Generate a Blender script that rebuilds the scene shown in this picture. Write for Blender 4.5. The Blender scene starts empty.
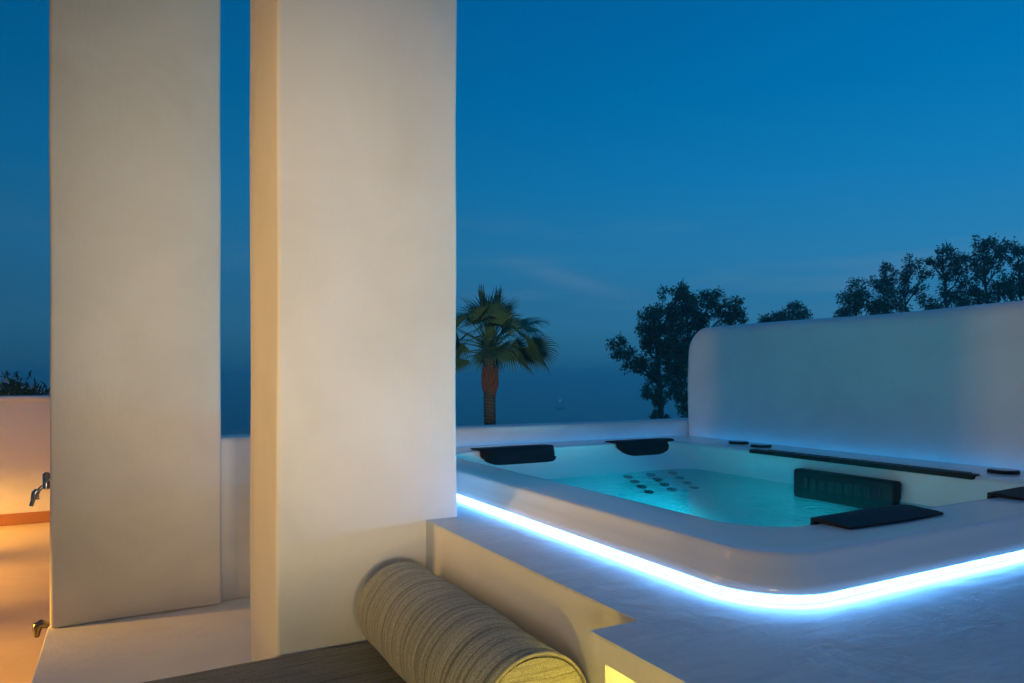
import bpy, bmesh, math, random
from mathutils import Vector, Matrix, noise
random.seed(7)
sc = bpy.context.scene
C = sc.collection
R = math.radians

def lin(r, g, b, a=1.0):
    f = lambda c: (c/255)/12.92 if c/255 <= .04045 else ((c/255+.055)/1.055)**2.4
    return (f(r), f(g), f(b), a)

# ---------------------------------------------------------------- camera
YAW = 28.7
cam_d = bpy.data.cameras.new('camera'); cam = bpy.data.objects.new('camera', cam_d); C.objects.link(cam)
cam.location = (0, 0, 0); cam.rotation_euler = (R(90), 0, -R(YAW))
cam_d.sensor_width = 36; cam_d.lens = 706/1024*36; cam_d.shift_y = 35.5/1024
cam_d.clip_start = .02; cam_d.clip_end = 40000
sc.camera = cam
FW = Vector((math.sin(R(YAW)), math.cos(R(YAW)), 0)); RT = Vector((math.cos(R(YAW)), -math.sin(R(YAW)), 0))
def at(px, py, depth):
    """a point at a known distance ahead of the camera seen at that pixel"""
    return (FW + RT*((px-512)/706) + Vector((0, 0, (377-py)/706)))*depth

# ---------------------------------------------------------------- dusk sky
w = bpy.data.worlds.new('World'); sc.world = w; w.use_nodes = True
nt = w.node_tree; nt.nodes.clear()
def N(t, k, **kw):
    n = t.nodes.new(k)
    for a, b in kw.items(): setattr(n, a, b)
    return n
def ramp(t, stops, interp='LINEAR'):
    n = N(t, 'ShaderNodeValToRGB'); cr = n.color_ramp; cr.interpolation = interp
    while len(cr.elements) > 1: cr.elements.remove(cr.elements[-1])
    cr.elements[0].position = stops[0][0]; cr.elements[0].color = stops[0][1]
    for p, c in stops[1:]:
        e = cr.elements.new(p); e.color = c
    return n
def g(v): return (v, v, v, 1)
def math_n(t, op, a, b=None):
    n = N(t, 'ShaderNodeMath', operation=op)
    for i, v in enumerate((a, b)):
        if v is None: continue
        if isinstance(v, (int, float)): n.inputs[i].default_value = v
        else: t.links.new(v, n.inputs[i])
    return n.outputs[0]
tc = N(nt, 'ShaderNodeTexCoord'); sep = N(nt, 'ShaderNodeSeparateXYZ'); nt.links.new(tc.outputs['Generated'], sep.inputs[0])
rp = ramp(nt, [(0, lin(36, 96, 129)), (.025, lin(39, 101, 136)), (.07, lin(44, 110, 149)), (.11, lin(40, 110, 153)), (.16, lin(36, 115, 162)), (.26, lin(14, 112, 167)),
               (.36, lin(0, 104, 162)), (.50, lin(0, 92, 152)), (.8, lin(4, 92, 152)), (1, lin(6, 88, 148))])
nt.links.new(sep.outputs['Z'], rp.inputs[0])
dotn = N(nt, 'ShaderNodeVectorMath', operation='DOT_PRODUCT'); nt.links.new(tc.outputs['Generated'], dotn.inputs[0]); dotn.inputs[1].default_value = RT
mr = N(nt, 'ShaderNodeMapRange'); nt.links.new(dotn.outputs['Value'], mr.inputs[0])
mr.inputs[1].default_value = -.6; mr.inputs[2].default_value = .6; mr.inputs[3].default_value = .70; mr.inputs[4].default_value = 1.26
# faint wisps low over the sea
mp = N(nt, 'ShaderNodeMapping'); mp.inputs['Scale'].default_value = (3, 3, 22); mp.inputs['Rotation'].default_value = (R(6), R(5), 0)
nt.links.new(tc.outputs['Generated'], mp.inputs[0])
nz = N(nt, 'ShaderNodeTexNoise'); nz.inputs['Scale'].default_value = 1.3; nz.inputs['Detail'].default_value = 4; nt.links.new(mp.outputs[0], nz.inputs['Vector'])
nr = ramp(nt, [(.54, g(0)), (.78, g(1))]); nt.links.new(nz.outputs['Fac'], nr.inputs[0])
zr = ramp(nt, [(.02, g(0)), (.12, g(1)), (.17, g(.8)), (.26, g(0))]); nt.links.new(sep.outputs['Z'], zr.inputs[0])
m1 = math_n(nt, 'MULTIPLY', nr.outputs[0], zr.outputs[0]); m1 = math_n(nt, 'MULTIPLY', m1, .30)
# one thin streak over the sea
cd = at(574, 281, 1).normalized()
uu = N(nt, 'ShaderNodeVectorMath', operation='DOT_PRODUCT'); nt.links.new(tc.outputs['Generated'], uu.inputs[0]); uu.inputs[1].default_value = RT
du = math_n(nt, 'SUBTRACT', uu.outputs['Value'], cd.dot(RT)); dz = math_n(nt, 'SUBTRACT', sep.outputs['Z'], cd.z)
dz = math_n(nt, 'ADD', dz, math_n(nt, 'MULTIPLY', du, .27))
q_ = math_n(nt, 'ADD', math_n(nt, 'POWER', math_n(nt, 'ABSOLUTE', math_n(nt, 'DIVIDE', du, .075)), 2), math_n(nt, 'POWER', math_n(nt, 'ABSOLUTE', math_n(nt, 'DIVIDE', dz, .012)), 2))
st_ = math_n(nt, 'MULTIPLY', math_n(nt, 'EXPONENT', math_n(nt, 'MULTIPLY', q_, -1)), math_n(nt, 'MULTIPLY', nz.outputs['Fac'], .62))
m1 = math_n(nt, 'ADD', m1, st_)
mx = N(nt, 'ShaderNodeMix', data_type='RGBA'); nt.links.new(m1, mx.inputs[0]); nt.links.new(rp.outputs[0], mx.inputs[6]); mx.inputs[7].default_value = lin(92, 128, 160)
bgn = N(nt, 'ShaderNodeBackground'); nt.links.new(mx.outputs[2], bgn.inputs[0]); nt.links.new(mr.outputs[0], bgn.inputs[1])
wo = N(nt, 'ShaderNodeOutputWorld'); nt.links.new(bgn.outputs[0], wo.inputs[0])

# ---------------------------------------------------------------- lamps of the terrace, plus added fill lights
def lamp(name, kind, loc, energy, color, size=.1, target=None, **kw):
    d = bpy.data.lights.new(name, kind); d.energy = energy; d.color = color
    if kind == 'AREA': d.size = size
    else: d.shadow_soft_size = size
    for a, b in kw.items(): setattr(d, a, b)
    o = bpy.data.objects.new(name, d); C.objects.link(o); o.location = loc
    if target is not None:
        o.rotation_euler = (Vector(target)-Vector(loc)).to_track_quat('-Z', 'Y').to_euler()
    return o
WARM = (1, .70, .40); AMBER = (1, .47, .05)
lamp('pillar_fill_spot', 'SPOT', (.22, -.3, -.20), 172, (1, .77, .51), .16, (.72, 2.7, .36), spot_size=R(52), spot_blend=.9)  # added fill for the pillar fronts, cone kept off the tub
lamp('bench_fill_light', 'POINT', (.02, .72, -.80), 10, (1, .66, .08), .06)  # added yellow fill for the platform side and slab edge, no fixture
tl = lamp('terrace_wall_lamp', 'AREA', (-1.15, 2.62, .15), 7.5, (1, .54, .12), .12, (.43, 2.60, .15))
tl.data.shape = 'RECTANGLE'; tl.data.size = .12; tl.data.size_y = 1.9; tl.data.spread = R(110)
lamp('room_lamp', 'AREA', (-.9, -1.5, -.36), 13, (1, .82, .60), .5, (.75, 3, .15))
for yy in (7.35, 5.75, 4.05):
    lamp('floor_lamp', 'SPOT', (-2.3, yy, -.55), 440, AMBER, .05, (-1.0, yy-.05, -1.35), spot_size=R(60), spot_blend=.9)
lamp('wall_lamp', 'POINT', (-1.75, 7.45, -1.0), 4.5, (1, .56, .16), .05)
lamp('palm_fill_spot', 'SPOT', (5.2, 10.0, -1.6), 850, (.80, 1, .72), .1, at(492, 356, 21), spot_size=R(26), spot_blend=.6)  # added fill, tinted green to brighten the palm crown, no fixture
lamp('tub_underwater_lamp', 'SPOT', (2.15, 1.52, -.67), 52, (.05, .82, 1.0), .06, (2.3, 2.3, -1.05), spot_size=R(112), spot_blend=.7)
lamp('tub_underwater_lamp', 'SPOT', (2.84, 2.15, -.67), 72, (.05, .82, 1.0), .06, (1.6, 2.5, -.86), spot_size=R(150), spot_blend=.6)

sc.view_settings.view_transform = 'Standard'; sc.view_settings.look = 'None'
sc.view_settings.exposure = 0; sc.view_settings.gamma = 1; sc.view_settings.use_curve_mapping = False
sc.render.engine = 'CYCLES'
sc.cycles.max_bounces = 8; sc.cycles.transparent_max_bounces = 8
sc.cycles.caustics_reflective = False; sc.cycles.caustics_refractive = False
sc.cycles.use_light_tree = True; sc.cycles.volume_bounces = 1

# ---------------------------------------------------------------- materials
def mat(name, base, rough=.5, metal=0, spec=.5, coat=0):
    m = bpy.data.materials.new(name); m.use_nodes = True; t = m.node_tree
    b = t.nodes['Principled BSDF']
    b.inputs['Base Color'].default_value = (*base[:3], 1); b.inputs['Roughness'].default_value = rough
    b.inputs['Metallic'].default_value = metal; b.inputs['Specular IOR Level'].default_value = spec
    b.inputs['Coat Weight'].default_value = coat
    return m, t, b
def obj_vec(t, scale=(1, 1, 1), rot=(0, 0, 0)):
    c = N(t, 'ShaderNodeNewGeometry'); m = N(t, 'ShaderNodeMapping'); t.links.new(c.outputs['Position'], m.inputs[0])
    m.inputs['Scale'].default_value = scale; m.inputs['Rotation'].default_value = rot
    return m.outputs[0]
def loc_vec(t, scale=(1, 1, 1), rot=(0, 0, 0)):
    c = N(t, 'ShaderNodeTexCoord'); m = N(t, 'ShaderNodeMapping'); t.links.new(c.outputs['Object'], m.inputs[0])
    m.inputs['Scale'].default_value = scale; m.inputs['Rotation'].default_value = rot
    return m.outputs[0]
def noise_n(t, vec, scale, detail=4, rough=.55, dist=0):
    n = N(t, 'ShaderNodeTexNoise'); t.links.new(vec, n.inputs['Vector'])
    n.inputs['Scale'].default_value = scale; n.inputs['Detail'].default_value = detail
    n.inputs['Roughness'].default_value = rough; n.inputs['Distortion'].default_value = dist
    return n.outputs['Fac']
def bump(t, b, height, strength, dist, prev=None):
    n = N(t, 'ShaderNodeBump'); n.inputs['Strength'].default_value = strength; n.inputs['Distance'].default_value = dist
    t.links.new(height, n.inputs['Height'])
    if prev is not None: t.links.new(prev, n.inputs['Normal'])
    t.links.new(n.outputs[0], b.inputs['Normal']); return n.outputs[0]

def plaster(name, c1, c2, rough=.6, k=1.0):
    m, t, b = mat(name, c1, rough, spec=.3)
    v = obj_vec(t)
    r = ramp(t, [(.34, (*c1[:3], 1)), (.52, tuple(x*.5+y*.5 for x, y in zip(c1, c2))+(1,)), (.66, (*c2[:3], 1))]); t.links.new(noise_n(t, v, 2.2, 6, .6, .6), r.inputs[0])
    t.links.new(r.outputs[0], b.inputs['Base Color'])
    p = bump(t, b, noise_n(t, obj_vec(t, (1, 1, .7)), 2.4, 4, .55, .6), .5*k, .02)
    p = bump(t, b, noise_n(t, obj_vec(t, (1, 1, .25)), 60, 4, .6), .4*k, .003, p)
    return m
M_plaster = plaster('white_plaster', (.76, .74, .695), (.69, .67, .62), .55)
M_wall = plaster('white_limewash', (.78, .78, .77), (.70, .70, .69), .6, .8)

# troweled screed of the tub platform
M_deck, t, b = mat('troweled_screed', (.62, .62, .62), .42, spec=.45)
v = obj_vec(t, (1, 1, 1), (0, 0, R(-25)))
st = noise_n(t, obj_vec(t, (2.2, 9, 1), (0, 0, R(20))), 2.6, 8, .62, 1.2)
cl = noise_n(t, v, 1.6, 6, .6, .8)
mxv = math_n(t, 'ADD', math_n(t, 'MULTIPLY', st, .55), math_n(t, 'MULTIPLY', cl, .45))
r = ramp(t, [(.36, (.50, .51, .52, 1)), (.5, (.62, .62, .62, 1)), (.64, (.72, .72, .71, 1))]); t.links.new(mxv, r.inputs[0]); t.links.new(r.outputs[0], b.inputs['Base Color'])
rr = ramp(t, [(.35, g(.38)), (.65, g(.62))]); t.links.new(mxv, rr.inputs[0]); t.links.new(rr.outputs[0], b.inputs['Roughness'])
p = bump(t, b, st, .2, .009); p = bump(t, b, noise_n(t, v, 3.2, 4, .5, 1.0), .4, .018, p); p = bump(t, b, noise_n(t, v, 45, 4), .15, .002, p)

M_floor, t, b = mat('warm_stone_floor', (.62, .55, .45), .45)
v = obj_vec(t); r = ramp(t, [(.35, (.46, .35, .24, 1)), (.65, (.58, .46, .33, 1))]); t.links.new(noise_n(t, v, 1.2, 6, .6, .5), r.inputs[0]); t.links.new(r.outputs[0], b.inputs['Base Color'])
bump(t, b, noise_n(t, v, 18, 5), .2, .004)
M_terra, t, b = mat('terracotta_skirting', (.40, .16, .07), .5); bump(t, b, noise_n(t, obj_vec(t), 30, 4), .2, .003)
M_cope, t, b = mat('white_coping', (.72, .72, .72), .5); bump(t, b, noise_n(t, obj_vec(t), 25, 4), .2, .003)

M_acr, t, b = mat('white_acrylic', (.80, .80, .79), .2, spec=.5, coat=.25); b.inputs['Coat Roughness'].default_value = .12
bump(t, b, noise_n(t, obj_vec(t), 2.2, 2, .4), .12, .01)
M_foam, t, b = mat('black_foam', (.005, .008, .014), .6, spec=.2); bump(t, b, noise_n(t, loc_vec(t), 300, 2), .12, .001)
M_black, t, b = mat('black_plastic', (.004, .004, .006), .5, spec=.2); bump(t, b, noise_n(t, loc_vec(t), 90, 2), .08, .001)
M_grille, t, b = mat('filter_grille', (.010, .012, .015), .85)
wv = N(t, 'ShaderNodeTexWave'); wv.bands_direction = 'Y'; wv.inputs['Scale'].default_value = 14; t.links.new(loc_vec(t), wv.inputs[0]); bump(t, b, wv.outputs['Fac'], .8, .004)
M_dial, t, b = mat('dial_face', (.10, .22, .34), .18, .6); bump(t, b, noise_n(t, loc_vec(t), 30, 2), .05, .001)
M_jet, t, b = mat('jet_rubber', (.006, .012, .016), .5); bump(t, b, noise_n(t, loc_vec(t), 60, 2), .1, .001)
M_chrome, t, b = mat('chrome', (.42, .40, .38), .2, 1); bump(t, b, noise_n(t, loc_vec(t), 40, 3), .06, .001)

M_dchrome, t, b = mat('dark_chrome', (.16, .15, .15), .3, 1); bump(t, b, noise_n(t, loc_vec(t), 40, 3), .06, .001)
def emit(name, col, s):
    m = bpy.data.materials.new(name); m.use_nodes = True; t = m.node_tree; t.nodes.clear()
    e = N(t, 'ShaderNodeEmission'); e.inputs[0].default_value = (*col, 1); e.inputs[1].default_value = s
    o = N(t, 'ShaderNodeOutputMaterial'); t.links.new(e.outputs[0], o.inputs[0]); return m
M_led = emit('blue_white_led', (.14, .43, 1.0), 29)
M_led_dim = emit('blue_led', (.03, .38, 1.0), 5)
M_ledy = emit('yellow_led', (1.0, .78, .13), 80)
M_boatlamp = emit('boat_lamp', (1, .95, .8), 3)

# pool water: clear tinted layer under a rippled glossy skin
M_water = bpy.data.materials.new('tub_water'); M_water.use_nodes = True; t = M_water.node_tree; t.nodes.clear()
tr = N(t, 'ShaderNodeBsdfTransparent'); tr.inputs[0].default_value = (.08, .74, .84, 1)
gl = N(t, 'ShaderNodeBsdfGlossy'); gl.inputs['Roughness'].default_value = .06
fr = N(t, 'ShaderNodeFresnel'); fr.inputs[0].default_value = 1.33
bp = N(t, 'ShaderNodeBump'); bp.inputs['Strength'].default_value = .35; bp.inputs['Distance'].default_value = .02
t.links.new(noise_n(t, obj_vec(t), 6, 4, .6, .8), bp.inputs['Height'])
t.links.new(bp.outputs[0], gl.inputs['Normal']); t.links.new(bp.outputs[0], fr.inputs['Normal'])
ms = N(t, 'ShaderNodeMixShader'); t.links.new(fr.outputs[0], ms.inputs[0]); t.links.new(tr.outputs[0], ms.inputs[1]); t.links.new(gl.outputs[0], ms.inputs[2])
o = N(t, 'ShaderNodeOutputMaterial'); t.links.new(ms.outputs[0], o.inputs[0])

def fabric(name, cols, axis_scale, wscale, weave):
    m, t, b = mat(name, cols[1], .9, spec=.15)
    b.inputs['Sheen Weight'].default_value = .25
    v = obj_vec(t, axis_scale)
    s1 = noise_n(t, v, wscale, 5, .8, .05)
    s2 = noise_n(t, obj_vec(t, tuple(a*.9 for a in axis_scale)), wscale*.22, 2, .5, .08)
    s = math_n(t, 'ADD', math_n(t, 'MULTIPLY', s1, .72), math_n(t, 'MULTIPLY', s2, .28))
    r = ramp(t, [(.38, (*cols[0], 1)), (.47, (*cols[1], 1)), (.53, (*cols[2], 1)), (.60, (*cols[0], 1)), (.68, (*cols[1], 1))]); t.links.new(s, r.inputs[0])
    fine = noise_n(t, obj_vec(t), weave, 2, .6)
    fr_ = ramp(t, [(.32, g(.6)), (.68, g(1.15))]); t.links.new(fine, fr_.inputs[0])
    mm = N(t, 'ShaderNodeMix', data_type='RGBA', blend_type='MULTIPLY'); mm.inputs[0].default_value = 1
    t.links.new(r.outputs[0], mm.inputs[6]); t.links.new(fr_.outputs[0], mm.inputs[7]); t.links.new(mm.outputs[2], b.inputs['Base Color'])
    p = bump(t, b, s1, .55, .006); bump(t, b, fine, .5, .002, p)
    return m
M_bol = fabric('striped_outdoor_cloth', [(.10, .115, .10), (.25, .26, .21), (.43, .43, .34)], (.5, 36, .5), 2.5, 210)
M_bend = fabric('striped_outdoor_cloth_end', [(.22, .20, .13), (.36, .33, .22), (.48, .44, .30)], (1.5, 1.5, 30), 2.0, 380)
M_seat = fabric('striped_seat_cloth', [(.022, .036, .042), (.065, .088, .095), (.16, .19, .19)], (.8, 40, 6), 2.4, 210)
M_pipe, t, b = mat('cloth_piping', (.34, .31, .22), .85); bump(t, b, noise_n(t, obj_vec(t), 250, 2), .4, .002)

def leafm(name, c1, c2, sc_=1.5):
    m, t, b = mat(name, c1, .55, spec=.25)
    r = ramp(t, [(.35, (*c1, 1)), (.65, (*c2, 1))]); t.links.new(noise_n(t, obj_vec(t), sc_, 3), r.inputs[0]); t.links.new(r.outputs[0], b.inputs['Base Color'])
    return m
M_palm = leafm('palm_leaf', (.08, .13, .06), (.12, .18, .08), 3)
M_spear = leafm('palm_spear', (.10, .14, .05), (.15, .18, .07), 3)
M_euc = leafm('gum_leaf', (.09, .12, .07), (.15, .17, .09), .8)
M_shrub = leafm('shrub_leaf', (.045, .08, .03), (.09, .13, .05), 9)
M_flower, t, b = mat('white_flower', (.8, .76, .74), .6); bump(t, b, noise_n(t, loc_vec(t), 90, 2), .1, .001)
M_bark, t, b = mat('palm_bark', (.16, .085, .055), .85)
wv = N(t, 'ShaderNodeTexWave'); wv.bands_direction = 'Z'; wv.inputs['Scale'].default_value = 3.5; wv.inputs['Distortion'].default_value = 7; wv.inputs['Detail'].default_value = 4; t.links.new(obj_vec(t), wv.inputs[0])
r = ramp(t, [(.2, (.065, .038, .028, 1)), (.8, (.15, .08, .055, 1))]); t.links.new(wv.outputs['Fac'], r.inputs[0]); t.links.new(r.outputs[0], b.inputs['Base Color']); bump(t, b, wv.outputs['Fac'], .5, .03)
M_boot, t, b = mat('palm_leaf_base', (.22, .07, .045), .85); bump(t, b, noise_n(t, loc_vec(t), 12, 4), .6, .03)
M_tbark, t, b = mat('gum_bark', (.12, .10, .085), .85); bump(t, b, noise_n(t, loc_vec(t, (4, 4, 1)), 3, 5), .6, .04)
M_ground, t, b = mat('garden_soil', (.05, .06, .035), .95); r = ramp(t, [(.4, (.035, .045, .025, 1)), (.6, (.09, .08, .05, 1))]); t.links.new(noise_n(t, obj_vec(t), .4, 6), r.inputs[0]); t.links.new(r.outputs[0], b.inputs['Base Color'])
M_sea, t, b = mat('sea_water', (.018, .075, .105), .22, spec=.5)
p = bump(t, b, noise_n(t, obj_vec(t, (.35, 1, 1), (0, 0, R(YAW))), .28, 6, .6, .4), .55, 1.2)
M_hull, t, b = mat('boat_paint', (.7, .7, .7), .4); bump(t, b, noise_n(t, loc_vec(t), 3, 2), .1, .01)

# ---------------------------------------------------------------- builders
ROOTS = {}
def empty(name, loc, label, cat, group=None):
    o = bpy.data.objects.new(name, None); C.objects.link(o); o.location = loc; o.empty_display_size = .1
    ROOTS[o] = Vector(loc); tagp(o, label, cat, group); return o
def tagp(o, label=None, cat=None, group=None, kind=None):
    if label: o['label'] = label
    if cat: o['category'] = cat
    if group: o['group'] = group
    if kind: o['kind'] = kind
    return o
def obj(name, bm, m, parent=None, origin=None, smooth=False, angle=None):
    root = ROOTS[parent] if parent is not None else Vector(origin if origin is not None else (0, 0, 0))
    bmesh.ops.translate(bm, verts=bm.verts, vec=-root)
    bmesh.ops.recalc_face_normals(bm, faces=bm.faces)
    me = bpy.data.meshes.new(name); bm.to_mesh(me); bm.free()
    for mm in (m if isinstance(m, (list, tuple)) else [m]): me.materials.append(mm)
    if smooth:
        for p_ in me.polygons: p_.use_smooth = True
    o = bpy.data.objects.new(name, me); C.objects.link(o)
    if smooth and angle:
        try: me.set_sharp_from_angle(angle=R(angle))
        except Exception: pass
    if parent is not None:
        o.parent = parent; ROOTS[o] = root
    else: o.location = root
    return o
def box(bm, x0, x1, y0, y1, z0, z1, bev=0, seg=3, cuts=0, wob=0, ns=1.5):
    b2 = bmesh.new(); bmesh.ops.create_cube(b2, size=1)
    for v_ in b2.verts: v_.co = Vector(((x0+x1)/2+v_.co.x*(x1-x0), (y0+y1)/2+v_.co.y*(y1-y0), (z0+z1)/2+v_.co.z*(z1-z0)))
    if bev: bmesh.ops.bevel(b2, geom=list(b2.edges), offset=bev, segments=seg, affect='EDGES', profile=.5)
    if cuts: 
        for _ in range(cuts):
            es = [e for e in b2.edges if e.calc_length() > .22]
            if not es: break
            bmesh.ops.subdivide_edges(b2, edges=es, cuts=1, use_grid_fill=True)
    if wob:
        for v_ in b2.verts:
            v_.co += noise.noise_vector(v_.co*ns)*wob
    me = bpy.data.meshes.new('tmp'); b2.to_mesh(me); b2.free(); bm.from_mesh(me); bpy.data.meshes.remove(me)
def ring_pts(x0, x1, y0, y1, r, z, n=10):
    pts = []
    for cx, cy, a0 in ((x1-r, y1-r, 0), (x0+r, y1-r, 90), (x0+r, y0+r, 180), (x1-r, y0+r, 270)):
        for i in range(n+1):
            a = R(a0+90*i/n); pts.append(Vector((cx+r*math.cos(a), cy+r*math.sin(a), z)))
    return pts
def loft(bm, rings, cap0=False, cap1=False, closed=True):
    vs = [[bm.verts.new(p_) for p_ in rg] for rg in rings]
    n = len(vs[0])
    for a, b_ in zip(vs, vs[1:]):
        for i in range(n if closed else n-1):
            j = (i+1) % n
            bm.faces.new((a[i], a[j], b_[j], b_[i]))
    if cap0: bm.faces.new(vs[0][::-1])
    if cap1: bm.faces.new(vs[-1])
    return vs
def tube(bm, pts, rads, n=10, cap=True):
    rings = []; pts = [Vector(p_) for p_ in pts]
    if isinstance(rads, (int, float)): rads = [rads]*len(pts)
    ref = None
    for i, p_ in enumerate(pts):
        d = (pts[min(i+1, len(pts)-1)]-pts[max(i-1, 0)]).normalized()
        if ref is None:
            ref = Vector((0, 0, 1)).cross(d)
            if ref.length < .1: ref = Vector((1, 0, 0)).cross(d)
        u = (ref - d*ref.dot(d)).normalized(); v_ = d.cross(u); ref = u
        rings.append([p_+(u*math.cos(2*math.pi*k/n)+v_*math.sin(2*math.pi*k/n))*rads[i] for k in range(n)])
    loft(bm, rings, cap, cap)
def disc(bm, c, r, h, n=24, nrm=Vector((0, 0, 1)), bev=.15):
    q = nrm.to_track_quat('Z', 'Y')
    prof = [(1, 0), (1, 1-bev), (1-bev*h/r if r else 1, 1)]
    rings = [[c+q @ Vector((r*s*math.cos(2*math.pi*k/n), r*s*math.sin(2*math.pi*k/n), h*z)) for k in range(n)] for s, z in prof]
    loft(bm, rings, True, True)

# ================================================================ THE SETTING
SEA = -12.0
bm = bmesh.new()
n = 64
rr_ = [2200, 24000]
vs0 = [bm.verts.new((40*math.cos(2*math.pi*k/n), 40*math.sin(2*math.pi*k/n), SEA)) for k in range(n)]
vs1 = [bm.verts.new((7000*math.cos(2*math.pi*k/n), 7000*math.sin(2*math.pi*k/n), SEA)) for k in range(n)]
for k in range(n): bm.faces.new((vs0[k], vs0[(k+1) % n], vs1[(k+1) % n], vs1[k]))
bm.faces.new(vs0[::-1])
tagp(obj('sea', bm, M_sea), 'calm dark blue sea fading into the dusk haze', kind='structure')
# garden terrain: level round the house, sloping to the shore
bm = bmesh.new()
def terr(x, y):
    d = math.hypot(x, y); f = min(max((d-44)/16, 0), 1.15)
    if y < 0: f *= max(0, 1+y/60)
    return -5 - f*f*7.4 + noise.noise(Vector((x*.07, y*.07, 0)))*.35
GN = 60
gv = [[bm.verts.new(((i/GN-.5)*150+4, (j/GN-.5)*130+2, terr((i/GN-.5)*150+4, (j/GN-.5)*130+2))) for j in range(GN+1)] for i in range(GN+1)]
for i in range(GN):
    for j in range(GN): bm.faces.new((gv[i][j], gv[i+1][j], gv[i+1][j+1], gv[i][j+1]))
tagp(obj('ground', bm, M_ground, smooth=True), 'dark garden ground below the terrace', kind='structure')
# terrace body and floor (meets the house and the platform)
bm = bmesh.new()
box(bm, -9, 3.9, -6, 4.03, -5.6, -1.354)
box(bm, -9, .46, 4.031, 8.05, -5.6, -1.354)
tagp(obj('terrace_base', bm, M_wall), kind='structure')
bm = bmesh.new()
box(bm, -8.9, .9, -5.9, 7.84, -1.353, -1.35)
tagp(obj('floor', bm, M_floor), 'smooth terrace floor glowing orange under the lamps', kind='structure')

# hot tub platform (screed top with a well for the tub, plastered flanks)
DZ = -.51
def slab_poly(bm, pts, z0, z1):
    a = [bm.verts.new((x, y, z0)) for x, y in pts]; b_ = [bm.verts.new((x, y, z1)) for x, y in pts]
    bm.faces.new(a[::-1]); bm.faces.new(b_)
    for i in range(len(pts)):
        j = (i+1) % len(pts); bm.faces.new((a[i], a[j], b_[j], b_[i]))
bm = bmesh.new()
PX0, PY1, PX1 = .94, 3.80, 3.48
# top as four strips round the well + projecting slab at the front left
slab_poly(bm, [(PX0, 1.17), (1.40, 1.17), (1.40, PY1), (PX0, PY1)], -.516, DZ)
slab_poly(bm, [(1.40, 1.17), (3.30, 1.17), (3.30, 1.25), (1.40, 1.25)], -.516, DZ)
slab_poly(bm, [(1.40, 3.55), (3.30, 3.55), (3.30, PY1), (1.40, PY1)], -.516, DZ)
slab_poly(bm, [(3.30, 1.17), (PX1, 1.17), (PX1, PY1), (3.30, PY1)], -.516, DZ)
slab_poly(bm, [(.82, -1.2), (PX1, -1.2), (PX1, 1.17), (.82, 1.17)], -.516, DZ)
bmesh.ops.remove_doubles(bm, verts=bm.verts, dist=.0005)
# drop the coincident inner faces between strips
seen = {}
for f in list(bm.faces):
    key = tuple(round(c_, 3) for c_ in f.calc_center_median())
    seen.setdefault(key, []).append(f)
dele = [f for fs in seen.values() if len(fs) > 1 for f in fs]
if dele: bmesh.ops.delete(bm, geom=dele, context='FACES_ONLY')
deck = tagp(obj('tub_platform_top', bm, M_deck), 'troweled white screed deck around the hot tub', kind='structure')
bm = bmesh.new()
box(bm, .941, 1.2, 1.285, 3.79, -1.352, -.5161)
box(bm, .941, 1.2, 1.17, 1.285, -.585, -.5161)
box(bm, .821, 3.47, -1.2, 1.17, -.560, -.5161)
box(bm, 1.10, 1.2, -1.2, 1.2845, -1.352, -.5605)
box(bm, 1.2005, 3.47, -1.2, 1.05, -1.352, -.5605)
tagp(obj('tub_platform_side', bm, M_plaster), 'plastered side of the platform with lit recess', kind='structure')

# ledge under the pillars
bm = bmesh.new(); box(bm, -.305, .949, 2.37, 3.79, -1.351, -1.12, .006, 2)
tagp(obj('ledge', bm, M_wall, origin=(.3, 3, -1.351)), 'low white plastered ledge under the pillars', kind='structure')

# pillars
def pillar(x0, x1, y0, y1, z0, label):
    bm = bmesh.new(); box(bm, x0, x1, y0, y1, z0, 2.2, .014, 3, 7, .006, 1.6)
    return tagp(obj('pillar', bm, M_plaster, origin=((x0+x1)/2, (y0+y1)/2, z0), smooth=True, angle=40), label, 'pillar', 'square plastered pillars')
pillar(.428, 1.066, 2.36, 2.93, -1.119, 'nearer wide plastered pillar rising beside the striped bolster and hot tub deck')
pillar(-.296, .412, 3.73, 4.30, -1.121, 'farther plastered pillar with the two chrome taps on its left side')

# roof and house behind the camera
bm = bmesh.new(); box(bm, -8, 1.067, -4.5, 4.18, 2.2, 2.45); 
tagp(obj('terrace_roof', bm, M_wall, origin=(-3, 0, 2.2)), 'white flat roof over the terrace', 'roof')
bm = bmesh.new(); box(bm, -8, 3.47, -4.8, -4.51, -1.35, 2.6)
tagp(obj('house_wall', bm, M_wall, origin=(-2, -4.6, -1.35)), 'white house wall behind the terrace', 'wall')

# parapet behind the tub
bm = bmesh.new()
box(bm, .36, 3.76, 3.803, 4.03, -1.35, -.305, .03, 4, 6, .005, 1.2)
pr = empty('parapet_wall', (2, 3.9, -1.35), 'low white parapet wall running behind the hot tub toward the sea', 'wall')
obj('wall_run', bm, M_wall, pr, smooth=True, angle=50)

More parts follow.
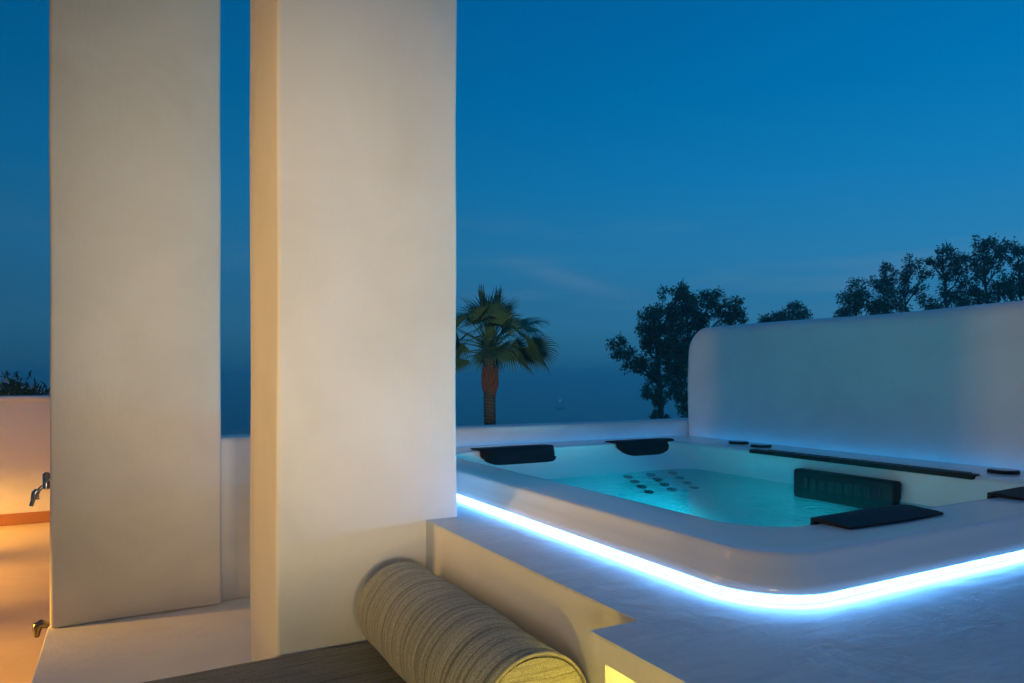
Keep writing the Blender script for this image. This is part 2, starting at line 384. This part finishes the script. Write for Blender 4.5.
# tall rounded privacy wall: outline in the Y-Z plane, soft corner, thickness along X
bm = bmesh.new()
ys0, ys1, zt, rc = -1.6, 3.81, .345, .17
prof = [(ys0, -1.35), (ys0, zt)]
for i in range(1, 40): 
    y = ys0 + (ys1-rc-ys0)*i/40; prof.append((y, zt + .006*math.sin(y*1.7+.6) + .003*math.sin(y*4.7)))
for i in range(13):
    a = R(90-90*i/12); prof.append((ys1-rc+rc*math.cos(a), zt-rc+rc*math.sin(a)))
for i in range(1, 9): prof.append((ys1 + .008*math.sin(i*1.3), zt-rc-(zt-rc+1.35)*i/8))
def inset(prof, d):
    cy, cz = 1.2, -.4; out = []
    for y, z in prof:
        yy = y-d if y > cy else y; zz = z-d if z > cz else z
        out.append((yy, zz))
    return out
rad = .07; rings = []
for k in range(6):
    a = R(90*k/5); rings.append([Vector((3.48+rad*(1-math.sin(a)), y, z)) for y, z in inset(prof, rad*(1-math.cos(a)))])
rings = [[Vector((3.48+rad-rad*math.sin(R(90*k/5)), y, z)) for y, z in inset(prof, rad*(1-math.cos(R(90*k/5))))] for k in range(6)]
rings2 = [[Vector((3.76-rad+rad*math.sin(R(90*k/5)), y, z)) for y, z in inset(prof, rad*(1-math.cos(R(90*k/5))))] for k in range(5, -1, -1)]
# order: front face centre -> rounded edge -> back
front = list(reversed(rings[:]))   # k=5: x=3.48, inset rad ; k=0: x=3.55, inset 0
back = list(reversed(rings2))      # k=0 x=3.69 inset 0 ; k=5 x=3.76 inset rad
loft(bm, front+back, True, True)
tagp(obj('privacy_wall', bm, M_wall, origin=(3.6, 1, -1.35), smooth=True, angle=35), 'tall white rounded-corner wall standing along the far side of the hot tub', 'wall')

# garden wall at left with coping and terracotta skirting
gw = empty('garden_wall', (-3, 7.95, -1.35), 'garden wall lit orange with a pale coping and terracotta skirting', 'wall')
bm = bmesh.new(); box(bm, -8.5, .2, 7.84, 8.04, -1.352, -.215, 0, 1, 5, .002); obj('wall', bm, M_wall, gw)
bm = bmesh.new(); box(bm, .2, .40, 4.305, 8.04, -1.352, -.215); obj('wall_return', bm, M_wall, gw)
bm = bmesh.new(); box(bm, -8.5, .42, 7.82, 8.07, -.2145, -.175, .008, 2); obj('coping', bm, M_cope, gw)
bm = bmesh.new(); box(bm, -8.5, .199, 7.825, 7.8385, -1.349, -1.245, .003, 1); obj('skirting', bm, M_terra, gw)

# bench under the sofa cushion
bm = bmesh.new(); box(bm, -1.6, .9505, -1.1, 2.369, -1.349, -1.02, .01, 2)
tagp(obj('masonry_bench', bm, M_plaster, origin=(-.3, .6, -1.35)), 'white built-in bench carrying the dark seat cushion', 'bench')
bm = bmesh.new(); box(bm, -1.55, .948, -1.0, 2.357, -1.0195, -.898, .016, 4, 5, .004, 3)
sk = empty('seat_cushion', (-.3, .7, -1.0195), 'dark grey striped seat cushion under the bolster', 'cushion')
obj('cover', bm, M_seat, sk, smooth=True)
bm = bmesh.new()
pp = ring_pts(-1.545, .943, -.995, 2.347, .02, -.912, 4); tube(bm, pp+[pp[0]], .004, 6, False)
obj('piping', bm, M_seat, sk, smooth=True)

# ================================================================ HOT TUB
tub = empty('hot_tub', (2.33, 2.40, -.51), 'white acrylic hot tub with glowing teal water and light under its rim', 'hot tub')
OX0, OX1, OY0, OY1 = 1.24, 3.39, 1.08, 3.715
ZR = -.40
bm = bmesh.new(); rings = []
ro = .155
def oring(ins, z): return ring_pts(OX0+ins, OX1-ins, OY0+ins, OY1-ins, max(ro-ins, .02), z)
rings.append(oring(.08, -.488)); rings.append(oring(-.026, -.4905)); rings.append(oring(-.034, -.488)); rings.append(oring(-.037, -.481))
rings.append(oring(-.030, -.462)); rings.append(oring(-.014, -.44)); rings.append(oring(-.004, -.423))
for k in range(1, 6):
    a = R(90*k/5); rings.append(oring(.016*(1-math.cos(a)), -.416+.016*math.sin(a)))
rings.append(oring(.06, ZR+.0005)); rings.append(oring(.12, ZR))
def iring(x0, x1, y0, y1, r, z): return ring_pts(x0, x1, y0, y1, r, z)
IX0, IX1, IY0, IY1 = 1.455, 3.00, 1.30, 3.42
rings.append(iring(IX0-.03, IX1+.03, IY0-.03, IY1+.03, .20, ZR))
for k in range(1, 5):
    a = R(90*k/4); d = .018*(1-math.sin(a)); rings.append(iring(IX0-d, IX1+d, IY0-d, IY1+d, .19, ZR-.018*(1-math.cos(a))))
rings.append(iring(IX0+.03, IX1-.005, IY0+.03, IY1-.10, .18, -.47))
rings.append(iring(IX0+.05, IX1-.01, IY0+.06, 3.24, .16, -.53))
rings.append(iring(IX0+.06, IX1-.03, IY0+.08, 3.19, .16, -.556))
rings.append(iring(IX0+.12, IX1-.06, IY0+.18, 3.02, .16, -.640))
rings.append(iring(IX0+.20, IX1-.12, IY0+.30, 2.92, .18, -.72))
rings.append(iring(IX0+.30, IX1-.22, IY0+.42, 2.78, .22, -.83))
rings.append(iring(IX0+.40, IX1-.32, IY0+.52, 2.68, .15, -.85))
loft(bm, rings, False, True)
obj('shell', bm, M_acr, tub, smooth=True, angle=60)
# water
bm = bmesh.new(); bm.faces.new([bm.verts.new(p_) for p_ in iring(IX0+.052, IX1-.012, IY0+.068, 3.228, .165, -.545)])
wa = obj('water', bm, M_water, tub)
# led strip
bm = bmesh.new()
prs = [oring(i_, z_) for i_, z_ in ((-.032, -.4895), (-.040, -.4905), (-.042, -.4955), (-.030, -.4965))]
def part_ring(p, ids): return [p[i] for i in ids]
# corner order: rear right 0-10, rear left 11-21, front left 22-32, front right 33-43
loft(bm, [part_ring(p, list(range(20, 40))) for p in prs], closed=False)
obj('light_strip', bm, M_led, tub)
prs = [oring(i_, z_) for i_, z_ in ((-.0315, -.462), (-.039, -.462), (-.039, -.454), (-.0255, -.454))]
bm = bmesh.new(); loft(bm, [part_ring(p, list(range(42, 44))+list(range(0, 18))) for p in prs], closed=False)
obj('light_strip', bm, M_led_dim, tub)
bm = bmesh.new(); loft(bm, [oring(-.020, -.489), oring(-.020, -.509), oring(.04, -.509), oring(.04, -.489)]); obj('skirt', bm, M_acr, tub)

# headrests: a flap lying on the rim, a body hooked over the inner edge
def headrest(cx, cy, sgn, w=.43, label=None):
    """sgn=+1: hangs toward +Y (front rim); -1: hangs toward -Y (rear rim)"""
    bm = bmesh.new(); K = 18; rings = []; kk = 1 if sgn < 0 else .42
    for i in range(K+1):
        u = i/K*2-1; x = u*w/2
        e = (1-abs(u)**9)**.5 if abs(u) < 1 else 0.0
        e = max(e, .35)
        hump = .002 + .004*e*math.exp(-((u-.25)/.55)**2)
        # outline in (inward offset d, z) : flap back edge -> top -> over -> down -> underside
        back = -.105 - .010*math.cos(u*1.5)
        pts = [(back, .002), (back, .007), (back+.02, .010), (-.05, .010+hump*.6), (-.01, .012+hump), (.03*max(kk, .6), .010+hump*.8),
               (.052*kk, -.010), (.085*kk, -.045), (.128*kk, -.118*e-.004), (.128*kk, -.134*e-.004), (.11*kk, -.142*e-.004), (.03*kk, -.132*e-.002), (.012, -.02), (.004, .003)]
        ring = []
        for d, z in pts:
            if d > .012: d = .012+(d-.012)*e
            ring.append(Vector((cx+x, cy+sgn*d, ZR+z)))
        rings.append(ring)
    loft(bm, rings, True, True)
    o = obj('headrest', bm, M_foam, tub, smooth=True, angle=60)
    if label: o['label'] = label
    return o
headrest(1.90, IY1, -1, .46); headrest(2.80, IY1, -1, .44)
headrest(1.87, IY0, 1, .42); headrest(2.74, IY0, 1, .40)
# waterfall blade along the inner edge
bm = bmesh.new(); box(bm, 2.985, 3.045, 1.60, 2.76, -.414, -.394, .005, 2); obj('waterfall_blade', bm, M_black, tub, smooth=True, angle=40)
bm = bmesh.new(); box(bm, 3.09, 3.096, 1.66, 2.72, -.4005, -.3975); obj('rim_reflection_line', bm, M_foam, tub)  # thin dark strip standing in for a reflected line on the rim
# dials
for X, Y in ((3.235, 3.07), (3.19, 2.86), (3.215, 1.60)):
    bm = bmesh.new(); disc(bm, Vector((X, Y, ZR-.001)), .058, .013); d_ = obj('control_dial', bm, M_black, tub, smooth=True, angle=35)
    bm = bmesh.new(); disc(bm, Vector((X, Y, ZR+.0122)), .046, .003); obj('dial_face', bm, M_dial, d_, smooth=True, angle=35)
# filter cover on the inner wall
bm = bmesh.new(); box(bm, 2.935, 3.0, 1.90, 2.43, -.60, -.458, .014, 3); fc = obj('filter_cover', bm, M_black, tub, smooth=True, angle=40)
bm = bmesh.new()
for i in range(9): box(bm, 2.930, 2.9345, 1.96+i*.047, 1.99+i*.047, -.545, -.495, .001, 1)
obj('grille', bm, M_grille, fc)
# jets on the sloping back rest
nrm = Vector((0, -.085, .17)).normalized()*1.0
nrm = Vector((0, -.15, 1)).normalized()
for X in (2.48, 2.645, 2.81):
    for k in range(4):
        f = .10+.27*k; Y = 3.19-.17*f; Z = -.556-.084*f
        bm = bmesh.new(); disc(bm, Vector((X+.012*k, Y, Z)), .027, .007, 16, nrm); j = obj('water_jet', bm, M_jet, tub, smooth=True, angle=35)

# ================================================================ RECESS STRIP, BOLSTER, TAPS
bm = bmesh.new(); box(bm, 1.03, 1.05, -1.1, 1.28, -.574, -.562, .002, 1)
o = obj('light_strip', bm, M_ledy, origin=(1.04, .1, -.562)); tagp(o, 'warm yellow light strip fixed under the projecting deck edge', 'light strip')

bx, bz, br, by0, by1 = .797, -.7545, .1445, 1.343, 2.26
bo = empty('bolster', (bx, 1.8, -.9), 'large round striped bolster cushion lying against the platform side', 'cushion')
bm = bmesh.new(); rings = []; n = 48; K = 60
def bring(y, r):
    out = []
    for k in range(n):
        a = 2*math.pi*k/n
        p_ = Vector((bx+r*math.cos(a), y, bz+r*math.sin(a)))
        nn = noise.noise(Vector((math.cos(a)*1.2, y*4, math.sin(a)*1.2)))*.006*(r/br)
        p_ += Vector((math.cos(a), 0, math.sin(a)))*nn
        p_.z = max(p_.z, -.8995)
        out.append(p_)
    return out
for k in range(6):
    a = R(90*k/5); rings.append(bring(by0+.010*(1-math.sin(a)), br-.010*(1-math.sin(a)) if k else br-.011))
for i in range(1, K): 
    y = by0+.012+(by1-.05-by0-.012)*i/K; rings.append(bring(y, br*(1+.006*math.sin(y*23))))
for k in range(9):
    a = R(90*k/8); rings.append(bring(by1-.05+.05*math.sin(a), br-.055*(1-math.cos(a))))
rings.append(bring(by1+.004, br*.3))
loft(bm, rings, False, True); obj('cover', bm, M_bol, bo, smooth=True)
bm = bmesh.new()
er = [bring(by0+.001-.012*(1-(s**2)), (br-.010)*s) for s in (1, .85, .6, .3, .05)]
loft(bm, er, False, True); obj('end_panel', bm, M_bend, bo, smooth=True)
for yy, rr0 in ((by0+.003, br-.004), (by1-.040, br-.004)):
    bm = bmesh.new(); pts = [Vector((bx+rr0*math.cos(2*math.pi*k/48), yy, max(bz+rr0*math.sin(2*math.pi*k/48), -.895))) for k in range(49)]
    tube(bm, pts, .0048, 8, False); obj('piping', bm, M_pipe, bo, smooth=True)

# garden tap on the far pillar
tp = empty('wall_tap', (-.30, 3.95, -.55), 'small chrome garden tap with wall plate on the far pillar side', 'tap')
Y = 3.93; dpt = lambda px, py: Vector((FW+RT*((px-512)/706)+Vector((0, 0, (377-py)/706))))
def onY(px, py, Y=3.93):
    d = dpt(px, py); return d*(Y/d.y)
bm = bmesh.new(); a0, a1 = onY(46.5, 474), onY(46.5, 488)
tube(bm, [a0+Vector((0, 0, .008)), a0, a1, a1-Vector((0, 0, .006))], [.008, .016, .016, .008], 14); 
p0 = onY(50, 480); tube(bm, [p0+Vector((.02, 0, 0)), onY(46, 480)], .012, 12); obj('wall_plate', bm, M_chrome, tp, smooth=True, angle=50)
bm = bmesh.new(); tube(bm, [onY(46, 485), onY(42, 487), onY(38.5, 490.5), onY(36.5, 493)], [.007, .0085, .0085, .009], 12)
tube(bm, [onY(37.5, 490), onY(35.5, 493), onY(33.5, 499)], [.013, .016, .013], 14); tube(bm, [onY(33.8, 498), onY(31, 506)], [.0095, .0085], 12)
obj('spout', bm, M_chrome, tp, smooth=True, angle=50)
bm = bmesh.new(); tube(bm, [onY(36, 495), onY(38.6, 499.5)], [.006, .006], 10); tube(bm, [onY(35.4, 499), onY(38.8, 495.5)], [.005, .005], 8)
obj('handle', bm, M_chrome, tp, smooth=True, angle=50)
ft = empty('foot_tap', (-.30, 3.85, -1.1), 'low chrome foot-wash spout curving down beside the ledge', 'tap')
Yf = 3.85
bm = bmesh.new(); Q = lambda px, py: onY(px, py, Yf)
tube(bm, [Q(53, 624.5), Q(46, 624.5), Q(41, 624.0), Q(38, 625.5), Q(37, 630), Q(36.8, 637)], [.015, .017, .020, .022, .018, .010], 14); obj('spout', bm, M_dchrome, ft, smooth=True, angle=50)
bm = bmesh.new(); tube(bm, [Q(50.5, 624.5), Q(47.5, 624.5)], [.017, .015], 16); obj('collar', bm, M_dchrome, ft, smooth=True, angle=50)

# ================================================================ PLANTS
def leaf_quad(bm, c, d, l, wd):
    s = d.cross(Vector((random.gauss(0, 1), random.gauss(0, 1), random.gauss(0, 1))))
    if s.length < .01: return
    s = s.normalized()*wd
    bm.faces.new([bm.verts.new(c-s*.2), bm.verts.new(c+d*l*.5+s), bm.verts.new(c+d*l), bm.verts.new(c+d*l*.5-s)])
def rdir():
    while True:
        v_ = Vector((random.uniform(-1, 1), random.uniform(-1, 1), random.uniform(-1, 1)))
        if .05 < v_.length < 1: return v_.normalized()

# flowering shrubs beyond the garden wall
def shrub(cx, cy, h, wd, label):
    base = -.9; rt = empty('flowering_shrub', (cx, cy, base), label, 'shrub', 'flowering shrubs beyond the garden wall')
    bm = bmesh.new(); 
    for k in range(7):
        a = random.uniform(0, 6.28); tip = Vector((cx+math.cos(a)*wd*.5, cy+math.sin(a)*wd*.4, base+h*random.uniform(.6, .9)))
        tube(bm, [(cx, cy, base), (cx+math.cos(a)*.05, cy+math.sin(a)*.05, base+h*.4), tip], [.02, .012, .004], 6)
    obj('stem', bm, M_tbark, rt)
    bm = bmesh.new(); tips = []
    for k in range(110):
        a = random.uniform(0, 6.28); rr0 = wd*.5*math.sqrt(random.random())
        top = Vector((cx+math.cos(a)*rr0, cy+math.sin(a)*rr0*.8, base+h*(1-.35*(rr0/(wd*.5))**2)*random.uniform(.72, 1.04)))
        tips.append(top)
        for q in range(34):
            c = top+rdir()*random.uniform(0, .10)-Vector((0, 0, random.uniform(0, .25)))
            d = (rdir()+Vector((0, 0, .7))).normalized(); leaf_quad(bm, c, d, random.uniform(.05, .10), .009)
    obj('foliage', bm, M_shrub, rt)
    bm = bmesh.new()
    for tpt in random.sample(tips, 16):
        c = tpt+Vector((random.uniform(-.05, .05), -.08, random.uniform(-.10, .05)))
        for q in range(5):
            a = q*1.256; d = Vector((math.cos(a), -.5, math.sin(a))).normalized(); leaf_quad(bm, c, d, .035, .016)
    obj('blossom', bm, M_flower, rt)
shrub(-.30, 8.6, .99, .75, 'flowering shrub nearest the far pillar, taller dark clump behind the garden wall')
shrub(-.95, 8.55, .90, .75, 'flowering shrub with white blossoms at the left edge behind the garden wall')
shrub(-1.65, 8.55, .9, .7, 'flowering shrub just outside the left edge behind the garden wall')

bm = bmesh.new(); box(bm, -8.5, .4, 8.08, 9.4, -5.5, -.9); tagp(obj('planting_bed', bm, M_ground), kind='structure')
# palm
def palm():
    base = at(490, 380, 21); gx, gy = base.x, base.y; gz = terr(gx, gy)
    rt = empty('palm_tree', (gx, gy, gz), 'fan palm with drooping green fronds and reddish trunk behind the parapet', 'palm tree')
    P = 21/706
    zc = at(490, 354, 21).z; zs = at(490, 369, 21).z
    bm = bmesh.new(); rings = []; n = 20
    H_ = zc-gz-.1
    for i in range(61):
        f = i/60; z = gz+H_*f; r_ = .17+.05*(1-f)**3 + .012*((i % 2))
        rings.append([Vector((gx+.02*math.sin(f*5)+r_*math.cos(2*math.pi*k/n), gy+r_*math.sin(2*math.pi*k/n), z)) for k in range(n)])
    loft(bm, rings, True, True); obj('trunk', bm, M_bark, rt, smooth=True)
    # old leaf bases: a ragged woven sleeve just under the crown
    bm = bmesh.new()
    for lv in range(9):
        z = zs-.72+lv*.085
        rad_ = (.18, .21, .235, .245, .245, .24, .235, .225, .215)[lv]
        for k in range(11):
            a = 2*math.pi*(k+.5*(lv % 2))/11+random.uniform(-.1, .1)
            c = Vector((gx+math.cos(a)*(rad_-.09), gy+math.sin(a)*(rad_-.09), z-.05)); o_ = Vector((math.cos(a), math.sin(a), 0))
            tube(bm, [c, c+o_*.05+Vector((0, 0, .05)), c+o_*.10+Vector((0, 0, .15+random.uniform(0, .05)))], [.07, .055, .015], 5)
    obj('leaf_bases', bm, M_boot, rt)
    top = Vector((gx, gy, zc))
    def frond(az, el, L, fan, m, spread=115, droop=1.0):
        bm = bmesh.new()
        d = Vector((math.cos(az)*math.cos(el), math.sin(az)*math.cos(el), math.sin(el)))
        # petiole, sagging
        pts = []; c = top+Vector((0, 0, random.uniform(-.05, .25))); dd = d.copy()
        for i in range(7):
            pts.append(c.copy()); c += dd*L/6; dd = (dd+Vector((0, 0, -.055*droop*math.cos(el)))).normalized()
        tube(bm, pts, [.028-.003*i for i in range(7)], 5)
        hub = pts[-1]; fwd = dd
        side = fwd.cross(Vector((0, 0, 1))); 
        if side.length < .05: side = Vector((math.sin(az), -math.cos(az), 0))
        side.normalize(); side = Matrix.Rotation(R(random.uniform(-55, 55)), 3, fwd) @ side; fwd = Matrix.Rotation(R(-random.uniform(-5, 38))*(1 if el < R(70) else .3), 3, side) @ fwd
        if fwd.z > dd.z: fwd = dd*.7+Vector((0, 0, -.7))
        fwd.normalize(); up = side.cross(fwd).normalized()
        S = 30
        for s in range(S):
            a = R(-spread+2*spread*s/(S-1))
            dr = (fwd*math.cos(a)+side*math.sin(a)+up*.18*abs(math.sin(a))).normalized()
            ln = fan*(.72+.28*math.cos(a*.8))*random.uniform(.9, 1.08)
            wd = fan*.029; c = hub.copy(); v_ = dr.copy(); prev = None
            nrm_ = v_.cross(up.cross(v_)); 
            for q in range(7):
                f = q/6
                sd = v_.cross(up).normalized() if v_.cross(up).length > .05 else side
                wq = wd*(.35+1.3*f if f < .5 else 2.0*(1-f)+.04)
                a1 = bm.verts.new(c-sd*wq); a2 = bm.verts.new(c+sd*wq)
                if prev: bm.faces.new((prev[0], prev[1], a2, a1))
                prev = (a1, a2)
                c = c+v_*ln/6
                g_ = .03+.75*f*f*droop+(.30*droop if f > .5 else 0)
                v_ = (v_+Vector((0, 0, -g_))).normalized()
        obj('frond', bm, m, rt)
    k = 0
    for lv, (el, cnt, L, fan, dr) in enumerate(((-2, 6, 1.1, .86, 1.1), (18, 8, 1.3, .94, 1.2), (36, 8, 1.25, .94, 1.1), (54, 7, 1.1, .90, .9), (72, 8, .95, .88, .4))):
        for i in range(cnt):
            az = 2*math.pi*(i+.5*(lv % 2))/cnt+random.uniform(-.22, .22)
            frond(az, R(el+random.uniform(-9, 9)), L*random.uniform(.85, 1.15), fan*random.uniform(.85, 1.1), M_palm, 105, dr)
    for tx, tz in ((480, 283), (500, 284), (488, 296)):
        tip = at(tx, tz, 21); bm = bmesh.new(); d = (tip-top)
        for s in range(7):
            o_ = Vector((random.uniform(-.06, .06), random.uniform(-.06, .06), 0))
            tube(bm, [top, top+d*.6+o_*.7, tip+o_*1.5-Vector((0, 0, random.uniform(0, .2)))], [.02, .055, .004], 4)
        obj('young_frond', bm, M_spear, rt)
palm()

# gum trees
def gum(label, trunk_px, dist, clumps, leaves=420, base_py=None, lsz=.135, group='gum trees beyond the terrace'):
    tb = at(trunk_px, 377, dist); gx, gy = tb.x, tb.y; gz = terr(gx, gy)
    rt = empty('gum_tree', (gx, gy, gz), label, 'tree', group)
    P = dist/706
    bt = bmesh.new(); top_py = min(c[1] for c in clumps)+14; tcx = sum(c[0] for c in clumps)/len(clumps)
    tops = at((trunk_px+tcx)/2, top_py, dist)
    def spine(z):
        f = max(0, min(1, (z-gz)/(tops.z-gz)))
        return Vector((gx, gy, gz-.2)).lerp(tops, f)+Vector((.22*math.sin(f*5), .1*math.sin(f*7), 0))
    tube(bt, [spine(gz+(tops.z-gz)*k/10) for k in range(11)], [.17-.015*k for k in range(11)], 9)
    bl = bmesh.new()
    for ci, (px, py, rp_) in enumerate(clumps):
        off = random.uniform(-1.1, 1.1)
        c = at(px, py, dist+off); r_ = rp_*P
        tw = spine(c.z-.55-.5*abs(px-trunk_px)*P); m1 = tw.lerp(c, .5)+Vector((0, 0, -.12))+rdir()*.1
        tube(bt, [tw, m1, c], [.05, .03, .01], 6)
        subs = [c+Vector((random.gauss(0, .5), random.gauss(0, .5), random.gauss(0, .5)))*r_*.9 for _ in range(9)]
        for s_ in subs[:3]: tube(bt, [m1, s_], [.022, .006], 4)
        nl = int(leaves*1.55*(rp_/14)**1.6)
        for q in range(nl):
            s_ = random.choice(subs)
            p_ = s_+rdir()*r_*.56*random.random()**.6
            d = (rdir()+Vector((0, 0, -.45))).normalized()
            leaf_quad(bl, p_, d, random.uniform(.6, 1.25)*lsz, lsz*.21)
    obj('trunk', bt, M_tbark, rt, smooth=True); obj('crown', bl, M_euc, rt)
gum('slender gum tree with a leafy arm reaching left, left of the tall wall', 657, 27,
    [(628, 350, 13), (640, 362, 13), (650, 312, 9), (655, 330, 14), (662, 350, 17), (668, 318, 14), (674, 300, 10), (682, 292, 10),
     (662, 378, 14), (652, 392, 9), (674, 366, 14), (648, 340, 9), (660, 400, 7), (684, 312, 12), (690, 300, 9), (656, 415, 6), (668, 336, 16), (646, 326, 8), (666, 420, 5)], 620)
gum('gum tree rising directly behind the rounded corner of the tall wall', 684, 29,
    [(684, 335, 18), (690, 352, 18), (682, 372, 13), (676, 388, 10), (686, 398, 10), (700, 300, 9), (702, 318, 12), (716, 296, 9), (718, 310, 13), (735, 306, 10), (740, 316, 10), (686, 410, 8), (690, 322, 15), (678, 352, 14), (728, 318, 11)], 600)
gum('small round-topped gum showing over the middle of the tall wall', 790, 34,
    [(764, 317, 8), (770, 322, 9), (784, 314, 9), (795, 308, 9), (803, 314, 8), (790, 322, 14), (778, 324, 10)], 560)
gum('short gum tree at the left end of the row above the wall', 862, 33,
    [(846, 300, 10), (856, 290, 10), (866, 296, 10), (850, 312, 12), (868, 310, 12), (841, 314, 8), (860, 305, 9)], 480)
gum('narrow upright gum second in the row above the wall', 888, 33,
    [(887, 268, 7), (886, 279, 9), (881, 290, 10), (890, 300, 11), (878, 306, 10), (893, 288, 7), (886, 312, 10)], 560)
gum('airy gum with a domed head third in the row above the wall', 906, 32,
    [(906, 270, 9), (916, 266, 9), (923, 274, 8), (908, 284, 9), (903, 296, 8), (900, 308, 7), (918, 286, 7)], 420)
gum('tall open-crowned gum fourth in the row above the wall', 950, 31,
    [(944, 252, 9), (938, 262, 9), (931, 260, 6), (952, 262, 10), (962, 262, 9), (958, 276, 10), (945, 278, 7), (944, 292, 9), (930, 302, 9), (921, 300, 5), (957, 294, 12), (966, 284, 8), (940, 306, 10)], 430)
gum('broad gum with the highest crown near the right edge above the wall', 990, 30,
    [(982, 248, 9), (992, 244, 9), (1002, 248, 9), (986, 260, 10), (972, 262, 8), (998, 264, 9), (980, 276, 9), (994, 284, 9), (975, 292, 12), (985, 298, 12), (1001, 294, 10), (966, 304, 10)], 470)
gum('gum tree cut by the right edge of the picture above the wall', 1022, 30,
    [(1014, 248, 8), (1024, 250, 9), (1034, 252, 10), (1018, 264, 8), (1012, 282, 9), (1028, 280, 11), (1016, 296, 10), (1038, 272, 12), (1030, 298, 12), (1008, 292, 8)], 470)

# sailing boat far out
bp_ = at(560, 409, 12/((409-377)/706)); bp_.z = SEA
bt_ = empty('boat', bp_, 'tiny pale boat far out on the sea right of the palm', 'boat')
bm = bmesh.new(); loft(bm, [[bp_+Vector((x*s, y*s*.35, z)) for x, y in ((-2, 0), (-1.6, .7), (1, .7), (2.2, 0), (1, -.7), (-1.6, -.7))] for s, z in ((.8, -.1), (1, .7))], True, True); obj('hull', bm, M_hull, bt_)
bm = bmesh.new(); tube(bm, [bp_+Vector((0, 0, .5)), bp_+Vector((0, 0, 3.2))], .06, 6); obj('mast', bm, M_hull, bt_)
bm = bmesh.new(); disc(bm, bp_+Vector((0, 0, 3.2)), .16, .2, 8); obj('lamp', bm, M_boatlamp, bt_)

# hazy evening air over the sea
bm = bmesh.new(); box(bm, -6000, 6000, -300, 7500, SEA-1, 9)
M_haze = bpy.data.materials.new('haze'); M_haze.use_nodes = True; t = M_haze.node_tree; t.nodes.clear()
pv = N(t, 'ShaderNodeVolumePrincipled'); pv.inputs['Color'].default_value = (.97, .99, 1, 1); pv.inputs['Density'].default_value = .0024; pv.inputs['Anisotropy'].default_value = .80
o = N(t, 'ShaderNodeOutputMaterial'); t.links.new(pv.outputs[0], o.inputs['Volume'])
tagp(obj('haze', bm, M_haze), 'hazy evening air over the sea', kind='stuff')
